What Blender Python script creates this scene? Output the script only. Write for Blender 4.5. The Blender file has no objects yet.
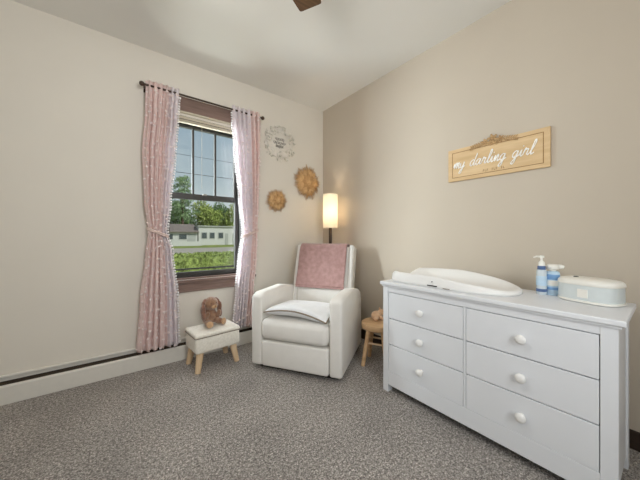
import bpy, bmesh, math, random
from math import sin, cos, pi, sqrt, radians
from mathutils import Vector, Matrix, Euler, noise
random.seed(7)
scene = bpy.context.scene
COL = scene.collection

# ------------------------------------------------------------------ materials
def lin(c):
    return tuple(((v/12.92) if v <= .04045 else ((v+.055)/1.055)**2.4) for v in c)
def rgb(r, g, b):
    return lin((r/255., g/255., b/255.)) + (1.,)

class NT:
    def __init__(s, name):
        s.m = bpy.data.materials.new(name); s.m.use_nodes = True
        s.t = s.m.node_tree; s.n = s.t.nodes; s.l = s.t.links
        s.n.clear()
        s.out = s.n.new('ShaderNodeOutputMaterial')
        s.co = s.n.new('ShaderNodeTexCoord')
    def new(s, typ, **kw):
        n = s.n.new(typ)
        for k, v in kw.items():
            if hasattr(n, k): setattr(n, k, v)
            else: n.inputs[k].default_value = v
        return n
    def link(s, a, b): s.l.new(a, b)
    def mapping(s, scale=(1,1,1), rot=(0,0,0)):
        mp = s.n.new('ShaderNodeMapping'); mp.inputs['Scale'].default_value = scale; mp.inputs['Rotation'].default_value = rot
        s.link(s.co.outputs['Object'], mp.inputs['Vector']); return mp.outputs['Vector']
    def ramp(s, fac, stops):
        r = s.n.new('ShaderNodeValToRGB'); e = r.color_ramp.elements
        while len(e) < len(stops): e.new(.5)
        for i, (p, c) in enumerate(stops): e[i].position = p; e[i].color = c
        s.link(fac, r.inputs['Fac']); return r.outputs['Color']
    def noise(s, scale, detail=3, rough=.5, vec=None):
        n = s.new('ShaderNodeTexNoise'); n.inputs['Scale'].default_value = scale
        n.inputs['Detail'].default_value = detail; n.inputs['Roughness'].default_value = rough
        s.link(vec if vec is not None else s.mapping(), n.inputs['Vector']); return n.outputs['Fac']
    def bsdf(s, rough=.6, spec=.3, metal=0., sheen=0.):
        b = s.n.new('ShaderNodeBsdfPrincipled'); b.inputs['Roughness'].default_value = rough
        b.inputs['Specular IOR Level'].default_value = spec; b.inputs['Metallic'].default_value = metal
        b.inputs['Sheen Weight'].default_value = sheen
        s.link(b.outputs[0], s.out.inputs['Surface']); return b
    def bump(s, h, b, strength=.3, dist=.005):
        n = s.n.new('ShaderNodeBump'); n.inputs['Strength'].default_value = strength; n.inputs['Distance'].default_value = dist
        s.link(h, n.inputs['Height']); s.link(n.outputs[0], b.inputs['Normal'])

def solid(name, col, rough=.5, spec=.3, metal=0., var=.05, scale=30, bump=0., bscale=200, sheen=0., dist=.003):
    t = NT(name); b = t.bsdf(rough, spec, metal, sheen)
    c1 = tuple(v*(1-var) for v in col[:3]) + (1,); c2 = tuple(min(1, v*(1+var)) for v in col[:3]) + (1,)
    t.link(t.ramp(t.noise(scale), [(.3, c1), (.7, c2)]), b.inputs['Base Color'])
    if bump: t.bump(t.noise(bscale, 4), b, bump, dist)
    return t.m

def wood(name, dark, light, scale=(30, 2, 30), rough=.5, rot=(0,0,0)):
    t = NT(name); b = t.bsdf(rough, .3)
    v = t.mapping(scale, rot)
    f = t.noise(1., 6, .6, v)
    t.link(t.ramp(f, [(.3, dark), (.7, light)]), b.inputs['Base Color'])
    t.bump(f, b, .15, .002)
    return t.m

def fabric(name, c1, c2, trans=0., scale=60, bscale=500, bump=.25, sheen=.2, dist=.002):
    t = NT(name); b = t.bsdf(.9, .1, 0, sheen)
    cr = t.ramp(t.noise(scale, 4), [(.3, c1), (.7, c2)])
    t.link(cr, b.inputs['Base Color'])
    t.bump(t.noise(bscale, 3), b, bump, dist)
    if trans:
        tr = t.n.new('ShaderNodeBsdfTranslucent'); t.link(cr, tr.inputs['Color'])
        mx = t.n.new('ShaderNodeMixShader'); mx.inputs[0].default_value = trans
        t.link(b.outputs[0], mx.inputs[1]); t.link(tr.outputs[0], mx.inputs[2]); t.link(mx.outputs[0], t.out.inputs['Surface'])
    return t.m

M = {}
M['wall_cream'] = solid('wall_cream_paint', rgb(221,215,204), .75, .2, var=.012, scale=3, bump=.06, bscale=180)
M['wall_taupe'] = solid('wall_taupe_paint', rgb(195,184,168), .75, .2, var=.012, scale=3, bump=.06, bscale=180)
M['ceiling'] = solid('ceiling_paint', rgb(226,224,218), .85, .1, var=.012, scale=2, bump=.15, bscale=120)
M['white_trim'] = solid('white_trim_enamel', rgb(216,212,203), .4, .4, var=.02)
M['dark_gap'] = solid('dark_recess', rgb(62,54,46), .8, .1)
M['brown_trim'] = wood('brown_wood_trim', rgb(112,92,84), rgb(142,118,108), (3, 30, 30), .35)
M['dark_base'] = wood('dark_brown_baseboard_wood', rgb(48,38,30), rgb(66,52,42), (30, 3, 30), .5)
M['sash'] = solid('dark_bronze_sash', rgb(58,56,52), .4, .4, var=.06)
M['blind'] = solid('cream_blind', rgb(196,186,166), .7, .2)
M['dresser'] = solid('white_dresser_paint', rgb(226,228,231), .42, .35, var=.01, scale=5)
M['knob'] = solid('white_knob_paint', rgb(236,235,232), .3, .5, var=.01)
M['gap'] = solid('shadow_gap_board', rgb(70,66,62), .8, .1)
M['leather'] = solid('cream_upholstery', rgb(228,225,219), .55, .3, var=.025, scale=14, bump=.15, bscale=160)
M['piping'] = solid('grey_piping', rgb(140,126,110), .7, .2)
M['pillow'] = fabric('cream_cushion_cotton', rgb(226,227,228), rgb(233,234,235), 0, 20, 500, .08)
M['black'] = solid('black_plastic', rgb(34,32,30), .5, .3)
M['blanket'] = fabric('dusty_rose_plush', rgb(164,128,124), rgb(186,150,145), 0, 26, 260, .7, .5, .006)
M['blanket_hem'] = fabric('dusty_rose_plush_hem', rgb(150,112,108), rgb(172,134,129), 0, 26, 260, .5, .4, .004)
M['pale_wood'] = wood('pale_birch_wood', rgb(206,176,138), rgb(228,202,168), (30, 30, 3), .5)
M['stool_wood'] = wood('natural_stool_wood', rgb(190,152,112), rgb(218,182,140), (30, 4, 30), .55)
M['boucle'] = fabric('cream_boucle', rgb(222,216,203), rgb(236,231,220), 0, 60, 240, .35, .2, .004)
M['bunny'] = fabric('brown_plush_fur', rgb(134,98,74), rgb(172,134,106), 0, 40, 320, .8, .6, .006)
M['bunny_pale'] = fabric('tan_plush_fur', rgb(190,150,112), rgb(212,176,138), 0, 40, 320, .8, .5, .006)
M['bunny_ear'] = fabric('mauve_brown_plush_fur', rgb(120,84,66), rgb(156,114,94), 0, 40, 320, .8, .6, .006)
M['curtain'] = fabric('pink_curtain_cotton', rgb(241,219,214), rgb(249,232,228), .35, 30, 420, .3, .1)
M['window_lit'] = fabric('window_lit_cotton', rgb(241,233,236), rgb(249,243,245), .4, 30, 420, .3, .1)  # curtain cloth with window light painted into its colour
M['tuft'] = fabric('pale_pink_tufts', rgb(244,230,227), rgb(250,240,238), .2, 90, 700, .5, .2)
M['fringe'] = fabric('white_fringe', rgb(242,238,238), rgb(252,250,250), .3, 90, 700, .5, .2)
M['cord'] = fabric('cream_cord', rgb(214,190,180), rgb(232,212,204), 0, 200)
M['rod'] = solid('dark_bronze_rod', rgb(66,50,40), .4, .5, .4)
M['shade'] = None
M['lamp_wood'] = wood('dark_walnut_pole', rgb(54,38,26), rgb(78,56,38), (30, 30, 3), .4)
M['sign_wood'] = wood('light_sign_wood', rgb(198,166,122), rgb(220,192,150), (40, 3, 26), .6)
M['sign_dark'] = solid('engraved_brown', rgb(146,110,70), .7, .1)
M['sign_flower'] = wood('carved_brown_wood', rgb(172,136,92), rgb(204,170,124), (30, 30, 30), .6)
M['white_paint'] = solid('white_letter_paint', rgb(250,248,242), .5, .3)
M['raffia'] = wood('tan_raffia', rgb(200,160,108), rgb(230,194,146), (60, 60, 60), .7)
M['raffia_dark'] = wood('brown_raffia', rgb(176,134,84), rgb(212,170,120), (60, 60, 60), .7)
M['disc_white'] = solid('white_painted_disc', rgb(222,216,206), .6, .2)
M['leaf_grey'] = solid('sage_grey_leaf', rgb(206,202,190), .7, .1, var=.15)
M['leaf_white'] = solid('white_petal', rgb(228,224,214), .7, .1)
M['script_grey'] = solid('grey_script_paint', rgb(150,144,136), .6, .2)
M['pad'] = solid('white_foam_pad', rgb(234,233,230), .42, .35, var=.01, scale=6)
M['box_white'] = solid('white_plastic', rgb(238,236,228), .3, .5, var=.01)
M['box_blue'] = solid('pale_aqua_plastic', rgb(214,221,221), .35, .45, var=.02)
M['bottle_clear'] = solid('pale_bottle_plastic', rgb(204,214,220), .2, .5, var=.02)
M['label_blue'] = solid('blue_label', rgb(124,164,208), .4, .3)
M['label_pale'] = solid('pale_blue_label', rgb(188,212,230), .4, .3)
M['label_navy'] = solid('navy_label', rgb(84,108,150), .4, .3)
M['peach'] = fabric('peach_plush', rgb(214,174,138), rgb(232,196,162), 0, 40, 300, .6, .4)
M['fan_wood'] = wood('brown_fan_blade_wood', rgb(64,47,32), rgb(104,78,54), (2.5, 60, 40), .45)
M['fan_metal'] = solid('bronze_fan_metal', rgb(60,48,38), .35, .5, .6)
M['grass'] = solid('lawn_grass', rgb(128,138,74), .9, .1, var=.25, scale=.6, bump=.5, bscale=20, dist=.03)
M['road'] = solid('pale_asphalt', rgb(168,160,148), .9, .1, var=.06, scale=1)
M['hedge'] = solid('hedge_leaves', rgb(138,152,84), .7, .2, var=.4, scale=9)
M['tree_mid'] = solid('tree_leaves_mid', rgb(104,132,76), .7, .2, var=.4, scale=1.2)
M['tree_pale'] = solid('tree_leaves_pale', rgb(134,158,112), .7, .2, var=.35, scale=1.2)
M['tree_yellow'] = solid('tree_leaves_yellow', rgb(150,164,88), .7, .2, var=.35, scale=1.2)
M['trunk'] = solid('tree_bark', rgb(92,78,62), .9, .1, var=.2)
M['siding'] = solid('white_siding', rgb(206,206,200), .7, .2, var=.03)
M['siding_grey'] = solid('pale_grey_siding', rgb(176,178,172), .7, .2, var=.03)
M['roof'] = solid('grey_brown_shingle', rgb(126,116,110), .9, .1, var=.12, scale=4)
M['house_glass'] = solid('dark_house_glass', rgb(74,84,86), .15, .5)
M['ext'] = solid('exterior_siding', rgb(190,184,172), .8, .2)
M['door'] = solid('white_door_paint', rgb(220,216,206), .45, .4, var=.01)
M['metal'] = solid('brushed_nickel', rgb(170,166,160), .3, .5, .9)

def make_shade():
    t = NT('warm_linen_shade')
    d = t.new('ShaderNodeBsdfDiffuse'); d.inputs[0].default_value = rgb(246,241,228)
    tr = t.new('ShaderNodeBsdfTranslucent'); tr.inputs[0].default_value = rgb(252,244,228)
    v = t.mapping((160, 160, 500)); f = t.noise(1, 2, .5, v)
    c = t.ramp(f, [(.3, rgb(248,242,228)), (.7, rgb(255,252,244))]); t.link(c, tr.inputs[0])
    mx = t.new('ShaderNodeMixShader'); mx.inputs[0].default_value = .42
    t.link(d.outputs[0], mx.inputs[1]); t.link(tr.outputs[0], mx.inputs[2]); t.link(mx.outputs[0], t.out.inputs[0])
    return t.m
M['shade'] = make_shade()
def make_glow(name, col, st):
    t = NT(name); e = t.new('ShaderNodeEmission'); e.inputs[0].default_value = col; e.inputs[1].default_value = st
    t.link(e.outputs[0], t.out.inputs[0]); return t.m
M['bulb'] = make_glow('warm_bulb_glow', rgb(255,214,160), 12)
M['bowl'] = make_glow('fill_bowl_glow', rgb(255,240,220), 3.0)  # glow for the bowl added under the fan
def make_glass():
    t = NT('window_glass')
    a = t.new('ShaderNodeBsdfTransparent'); a.inputs[0].default_value = (.95,.97,.97,1)
    g = t.new('ShaderNodeBsdfGlossy'); g.inputs['Roughness'].default_value = .02
    g.inputs[0].default_value = (1,1,1,1)
    mx = t.new('ShaderNodeMixShader'); mx.inputs[0].default_value = .022
    t.link(a.outputs[0], mx.inputs[1]); t.link(g.outputs[0], mx.inputs[2]); t.link(mx.outputs[0], t.out.inputs[0])
    return t.m
M['glass'] = make_glass()
def make_carpet():
    t = NT('grey_flecked_carpet'); b = t.bsdf(.95, .05, 0, .15)
    n1 = t.noise(135, 3, .7); n2 = t.noise(62, 3, .6); n3 = t.noise(2.2, 3, .55)
    c1 = t.ramp(n1, [(.30, rgb(74,68,63)), (.45, rgb(146,139,133)), (.55, rgb(184,177,170)), (.70, rgb(250,245,238))])
    c2 = t.ramp(n2, [(.35, (.55,.54,.53,1)), (.65, (1.25,1.25,1.25,1))])
    c3 = t.ramp(n3, [(.35, (.86,.86,.86,1)), (.65, (1.1,1.1,1.1,1))])
    m1 = t.new('ShaderNodeMixRGB', blend_type='MULTIPLY'); m1.inputs[0].default_value = 1
    t.link(c1, m1.inputs[1]); t.link(c2, m1.inputs[2])
    m2 = t.new('ShaderNodeMixRGB', blend_type='MULTIPLY'); m2.inputs[0].default_value = 1
    t.link(m1.outputs[0], m2.inputs[1]); t.link(c3, m2.inputs[2])
    t.link(m2.outputs[0], b.inputs['Base Color'])
    ad = t.new('ShaderNodeMath', operation='ADD'); t.link(n1, ad.inputs[0]); t.link(n2, ad.inputs[1])
    t.bump(ad.outputs[0], b, .8, .012)
    return t.m
M['carpet'] = make_carpet()

# ------------------------------------------------------------------ object helpers
def link_obj(name, me, parent=None):
    o = bpy.data.objects.new(name, me); COL.objects.link(o)
    if parent is not None: o.parent = parent
    return o
def obj(name, bm, mat, parent=None, smooth=False, autosmooth=None):
    bmesh.ops.recalc_face_normals(bm, faces=bm.faces[:])
    me = bpy.data.meshes.new(name); bm.to_mesh(me); bm.free()
    me.materials.append(M[mat] if isinstance(mat, str) else mat)
    if smooth or autosmooth:
        for p in me.polygons: p.use_smooth = True
    if autosmooth: me.set_sharp_from_angle(angle=radians(autosmooth))
    return link_obj(name, me, parent)
def tag(o, label, cat, group=None, kind=None):
    o['label'] = label; o['category'] = cat
    if group: o['group'] = group
    if kind: o['kind'] = kind
    return o
def thing(name, label, cat, loc=(0,0,0), rz=0., group=None):
    o = link_obj(name, None); o.location = loc; o.rotation_euler = (0,0,rz); o.empty_display_size = .1
    return tag(o, label, cat, group)
def struct(name, bm, mat, parent=None, **k):
    o = obj(name, bm, mat, parent, **k)
    if parent is None: o['kind'] = 'structure'
    return o
def box(bm, x0, x1, y0, y1, z0, z1, bev=0., seg=2, mtx=None):
    r = bmesh.ops.create_cube(bm, size=1.); vs = r['verts']
    for v in vs:
        v.co = Vector((x0+(v.co.x+.5)*(x1-x0), y0+(v.co.y+.5)*(y1-y0), z0+(v.co.z+.5)*(z1-z0)))
    if bev:
        es = list({e for v in vs for e in v.link_edges})
        r2 = bmesh.ops.bevel(bm, geom=es, offset=bev, segments=seg, profile=.5, affect='EDGES', clamp_overlap=True)
        vs = list({v for f in r2['faces'] for v in f.verts} | {v for v in vs if v.is_valid})
    if mtx is not None:
        for v in vs: v.co = mtx @ v.co
    return vs
def B(*a, **k):
    bm = bmesh.new(); box(bm, *a, **k); return bm
def ring_strip(bm, rings, cap=True, closed=False):
    vr = [[bm.verts.new(p) for p in r] for r in rings]
    n = len(vr[0])
    L = len(vr)
    for i in range(L if closed else L-1):
        a, b = vr[i], vr[(i+1) % L]
        for j in range(n):
            bm.faces.new((a[j], a[(j+1) % n], b[(j+1) % n], b[j]))
    if cap and not closed:
        bm.faces.new(vr[0][::-1]); bm.faces.new(vr[-1])
    return vr
def lathe(bm, prof, c=(0,0,0), n=32, sx=1., sy=1., cap=True):
    rings = [[Vector((c[0]+r*sx*cos(2*pi*k/n), c[1]+r*sy*sin(2*pi*k/n), c[2]+z)) for k in range(n)] for r, z in prof]
    return ring_strip(bm, rings, cap)
def tube(bm, pts, r, n=8, cap=True, closed=False):
    pts = [Vector(p) for p in pts]; L = len(pts)
    rs = r if isinstance(r, (list, tuple)) else [r]*L
    rings = []; up = None
    for i, p in enumerate(pts):
        if closed: d = pts[(i+1) % L]-pts[i-1]
        else: d = pts[min(i+1, L-1)]-pts[max(i-1, 0)]
        if d.length < 1e-9: d = Vector((0,0,1))
        d.normalize()
        if up is None:
            up = Vector((0,0,1)) if abs(d.z) < .9 else Vector((1,0,0))
        a = (up - d*up.dot(d))
        if a.length < 1e-6: a = d.orthogonal()
        a.normalize(); b = d.cross(a); up = a
        rings.append([p+(a*cos(2*pi*k/n)+b*sin(2*pi*k/n))*rs[i] for k in range(n)])
    ring_strip(bm, rings, cap, closed)
def ball(bm, c, r, sub=2, sc=(1,1,1), rot=None):
    v = bmesh.ops.create_icosphere(bm, subdivisions=sub, radius=1.)['verts']
    for q in v:
        p = Vector((q.co.x*r*sc[0], q.co.y*r*sc[1], q.co.z*r*sc[2]))
        if rot: p = rot @ p
        q.co = p+Vector(c)
    return v
def catmull(P, n=6):
    P = [Vector(p) for p in P]; Q = [P[0]*2-P[1]]+P+[P[-1]*2-P[-2]]; out = []
    for i in range(1, len(Q)-2):
        for k in range(n):
            t = k/n; a, b, c, d = Q[i-1], Q[i], Q[i+1], Q[i+2]
            out.append(.5*((2*b)+(c-a)*t+(2*a-5*b+4*c-d)*t*t+(3*b-a-3*c+d)*t**3))
    out.append(P[-1]); return out
def lerp_keys(keys, z):
    keys = sorted(keys)
    if z <= keys[0][0]: return keys[0][1:]
    for a, b in zip(keys, keys[1:]):
        if z <= b[0]:
            t = (z-a[0])/(b[0]-a[0]); t = t*t*(3-2*t)
            return tuple(u+(v-u)*t for u, v in zip(a[1:], b[1:]))
    return keys[-1][1:]

# ------------------------------------------------------------------ camera
CAM = Vector((-2.143, -2.725, 1.1))
cd = bpy.data.cameras.new('camera'); cam = bpy.data.objects.new('camera', cd); COL.objects.link(cam)
cam.location = CAM
cd.sensor_width = 36.; cd.lens = 36.*270.6/640.; cd.shift_y = -4./640.; cd.clip_start = .02; cd.clip_end = 500
cam.rotation_euler = (pi/2, 0, -math.atan2(.6095, .7928))
scene.camera = cam

# ------------------------------------------------------------------ room shell
H = 2.695; XL = -3.64; YR = -3.55; T = .16
def mb(*boxes):
    bm = bmesh.new()
    for b in boxes: box(bm, *b)
    return bm
struct('floor', B(XL-T, T, YR-T, T, -.2, 0), 'carpet')
struct('ceiling', B(XL-T, T, YR-T, T, H, H+.2), 'ceiling')
WX0, WX1, WZ0, WZ1 = -1.80, -1.06, .70, 2.20
struct('wall_back', mb((XL-T, WX0, 0, T, 0, H), (WX1, T, 0, T, 0, H), (WX0, WX1, 0, T, 0, WZ0), (WX0, WX1, 0, T, WZ1, H)), 'wall_cream')
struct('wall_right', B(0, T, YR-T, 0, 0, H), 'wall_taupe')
# left wall with an opening added for fill light
VY0, VY1, VZ0, VZ1 = -3.2, -1.8, .75, 2.15
struct('wall_left', mb((XL-T, XL, YR-T, VY0, 0, H), (XL-T, XL, VY1, 0, 0, H), (XL-T, XL, VY0, VY1, 0, VZ0), (XL-T, XL, VY0, VY1, VZ1, H)), 'wall_cream')
# rear wall with a door
DX0, DX1, DZ = -3.3, -2.45, 2.05
RX0, RX1, RZ0, RZ1 = -2.22, -1.22, .85, 2.15  # door-side opening added in the rear wall for fill light
struct('wall_rear', mb((XL, DX0, YR-T, YR, 0, H), (DX1, RX0, YR-T, YR, 0, H), (RX1, 0, YR-T, YR, 0, H), (RX0, RX1, YR-T, YR, 0, RZ0), (RX0, RX1, YR-T, YR, RZ1, H), (DX0, DX1, YR-T, YR, DZ, H)), 'wall_cream')
d1 = struct('door_1', B(DX0+.01, DX1-.01, YR-.06, YR-.02, .01, DZ-.01, bev=.003), 'door')
bm = bmesh.new(); ball(bm, (DX1-.08, YR+.03, 1.0), .028); tube(bm, [(DX1-.08, YR-.03, 1), (DX1-.08, YR+.03, 1)], .012)
obj('door_handle', bm, 'metal', d1, smooth=True)
struct('trim_1', mb((DX0-.08, DX0, YR, YR+.018, 0, DZ+.08), (DX1, DX1+.08, YR, YR+.018, 0, DZ+.08), (DX0, DX1, YR, YR+.018, DZ, DZ+.08)), 'brown_trim')
struct('baseboard_right', B(-.016, 0, YR+.02, -.001, 0, .095, bev=.003), 'dark_base')
struct('baseboard_rear', B(DX1+.085, -.02, YR, YR+.016, 0, .095, bev=.003), 'dark_base')

# ------------------------------------------------------------------ window_1
w = bpy.data.objects.new('window_1', None); COL.objects.link(w); w.location = (0,0,0); w['kind'] = 'structure'
bm = bmesh.new()
box(bm, WX0-.10, WX0, -.018, -.001, WZ0-.01, WZ1+.035, .003)
box(bm, WX1, WX1+.10, -.018, -.001, WZ0-.01, WZ1+.035, .003)
box(bm, WX0-.12, WX1+.12, -.022, -.001, WZ1+.035, WZ1+.165, .003)
obj('casing', bm, 'brown_trim', w)
obj('apron', B(WX0-.10, WX1+.10, -.02, -.001, .585, .672, bev=.004), 'brown_trim', w)
bm = bmesh.new(); box(bm, WX0-.13, WX1+.13, -.04, -.001, .672, .698, .005)
box(bm, WX0+.001, WX1-.001, -.002, .05, .701, .712)
obj('sill', bm, 'brown_trim', w)
obj('head_highlight', mb((WX0-.1, WX1+.1, -.026, -.001, WZ1+.02, WZ1+.034)), 'blind', w)  # pale strip paints a highlight along the lower edge of the head casing
bm = bmesh.new()
box(bm, WX0+.001, WX0+.03, .001, T-.002, WZ0+.012, WZ1-.001); box(bm, WX1-.03, WX1-.001, .001, T-.002, WZ0+.012, WZ1-.001)
box(bm, WX0+.03, WX1-.03, .001, T-.002, WZ1-.03, WZ1-.001); box(bm, WX0+.03, WX1-.03, .05, T-.002, WZ0+.001, WZ0+.03)
obj('jamb', bm, 'sash', w)
def sash(name, x0, x1, y0, y1, z0, z1, st, rb, rt, munt):
    bm = bmesh.new()
    box(bm, x0, x0+st, y0, y1, z0, z1, .003); box(bm, x1-st, x1, y0, y1, z0, z1, .003)
    box(bm, x0+st, x1-st, y0, y1, z0, z0+rb, .003); box(bm, x0+st, x1-st, y0, y1, z1-rt, z1, .003)
    for mx in munt: box(bm, mx-.009, mx+.009, y0+.004, y1-.004, z0+rb, z1-rt)
    s = obj(name, bm, 'sash', w)
    ym = (y0+y1)/2
    obj('pane', B(x0+st-.002, x1-st+.002, ym-.002, ym+.002, z0+rb-.002, z1-rt+.002), 'glass', s)
    return s
ls = sash('lower_sash', WX0+.032, WX1-.032, .045, .08, .732, 1.50, .038, .030, .055, [])
us = sash('upper_sash', WX0+.032, WX1-.032, .085, .12, 1.455, 2.172, .034, .04, .042, [-1.522, -1.314])
bm = bmesh.new(); box(bm, WX0+.03, WX1-.03, .128, .140, .772, .788)
obj('screen_bar', bm, 'sash', w)
bm = bmesh.new(); box(bm, -1.45, -1.41, .03, .045, 1.49, 1.505, .003); obj('sash_lock', bm, 'metal', ls)
bm = bmesh.new()
box(bm, WX0+.002, WX1-.002, .0, .04, 2.172, 2.199, .004)
for i in range(4): box(bm, WX0+.004, WX1-.004, .004, .038, 2.146+i*.0065, 2.151+i*.0065)
bl = obj('blind', bm, 'blind', w)
bm = bmesh.new(); tube(bm, [(-1.46, .02, 2.15), (-1.46, .02, 1.55)], .0012, 5); obj('blind_cord', bm, 'blind', bl)

# unseen left-wall window, added as an outlet for fill light
w2 = bpy.data.objects.new('added_window_left', None); COL.objects.link(w2); w2['kind'] = 'structure'
bm = bmesh.new()
box(bm, XL-T+.02, XL-.02, VY0+.001, VY0+.05, VZ0+.001, VZ1-.001); box(bm, XL-T+.02, XL-.02, VY1-.05, VY1-.001, VZ0+.001, VZ1-.001)
box(bm, XL-T+.02, XL-.02, VY0+.05, VY1-.05, VZ0+.001, VZ0+.05); box(bm, XL-T+.02, XL-.02, VY0+.05, VY1-.05, VZ1-.05, VZ1-.001)
box(bm, XL-T+.04, XL-.06, -2.52, -2.48, VZ0+.05, VZ1-.05)
obj('window_frame', bm, 'sash', w2)
obj('pane', B(XL-.1, XL-.096, VY0+.05, VY1-.05, VZ0+.05, VZ1-.05), 'glass', w2)
bm = bmesh.new()
box(bm, XL, XL+.02, VY0-.1, VY0, VZ0-.1, VZ1+.1); box(bm, XL, XL+.02, VY1, VY1+.1, VZ0-.1, VZ1+.1)
box(bm, XL, XL+.02, VY0, VY1, VZ1, VZ1+.1); box(bm, XL, XL+.02, VY0, VY1, VZ0-.1, VZ0)
obj('casing', bm, 'brown_trim', w2)

w3 = bpy.data.objects.new('added_window_rear', None); COL.objects.link(w3); w3['kind'] = 'structure'  # unseen rear window, added to go with a fill light
obj('window_frame', mb((RX0+.001, RX0+.05, YR-.14, YR-.03, RZ0+.001, RZ1-.001), (RX1-.05, RX1-.001, YR-.14, YR-.03, RZ0+.001, RZ1-.001),
    (RX0+.05, RX1-.05, YR-.14, YR-.03, RZ0+.001, RZ0+.05), (RX0+.05, RX1-.05, YR-.14, YR-.03, RZ1-.05, RZ1-.001)), 'sash', w3)
obj('pane', B(RX0+.05, RX1-.05, YR-.1, YR-.096, RZ0+.05, RZ1-.05), 'glass', w3)
obj('casing', mb((RX0-.1, RX0, YR, YR+.02, RZ0-.1, RZ1+.1), (RX1, RX1+.1, YR, YR+.02, RZ0-.1, RZ1+.1), (RX0, RX1, YR, YR+.02, RZ1, RZ1+.1), (RX0, RX1, YR, YR+.02, RZ0-.1, RZ0)), 'brown_trim', w3)

# ------------------------------------------------------------------ baseboard heater
h = thing('baseboard_heater', 'long low white baseboard heater with dark slot along the window wall', 'heater', (-1.83, 0, 0))
def hx(x): return x+1.83
def prof_x(bm, prof, x0, x1):
    ring_strip(bm, [[Vector((x, y, z)) for y, z in prof] for x in (x0, x1)])
bm = bmesh.new(); prof_x(bm, [(-.082, .002), (-.082, .116), (-.076, .125), (-.068, .126), (-.068, .121), (-.073, .119), (-.076, .113), (-.076, .002)], hx(XL+.02), hx(-.02))
obj('front_panel', bm, 'white_trim', h)
bm = bmesh.new(); prof_x(bm, [(-.001, .010), (-.001, .170), (-.006, .172), (-.020, .168), (-.022, .160), (-.019, .160), (-.010, .164), (-.005, .162), (-.006, .010)], hx(XL+.02), hx(-.02))
obj('back_cover', bm, 'white_trim', h)
bm = bmesh.new(); prof_x(bm, [(-.0655, .015), (-.0655, .116), (-.0065, .130), (-.0065, .015)], hx(XL+.05), hx(-.05))
obj('fin_element', bm, 'dark_gap', h)
for x in (XL+.02, -.04):
    obj('end_cap', B(hx(x), hx(x+.02), -.084, -.001, 0, .173, bev=.002), 'white_trim', h)

# ------------------------------------------------------------------ curtain rod + curtains
r = thing('curtain_rod', 'thin dark bronze curtain rod with ball finials above the window', 'curtain rod', (-1.415, -.09, 2.345))
bm = bmesh.new(); tube(bm, [(-.52, 0, 0), (.52, 0, 0)], .0085, 12); obj('pole', bm, 'rod', r, autosmooth=40)
for s in (-1, 1):
    bm = bmesh.new(); ball(bm, (s*.535, 0, 0), .02, 2); obj('finial', bm, 'rod', r, smooth=True)
    bm = bmesh.new(); tube(bm, [(s*.505, 0, 0), (s*.505, .085, 0)], .006, 8); box(bm, s*.505-.012, s*.505+.012, .083, .089, -.03, .03)
    obj('bracket', bm, 'rod', r)

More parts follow.
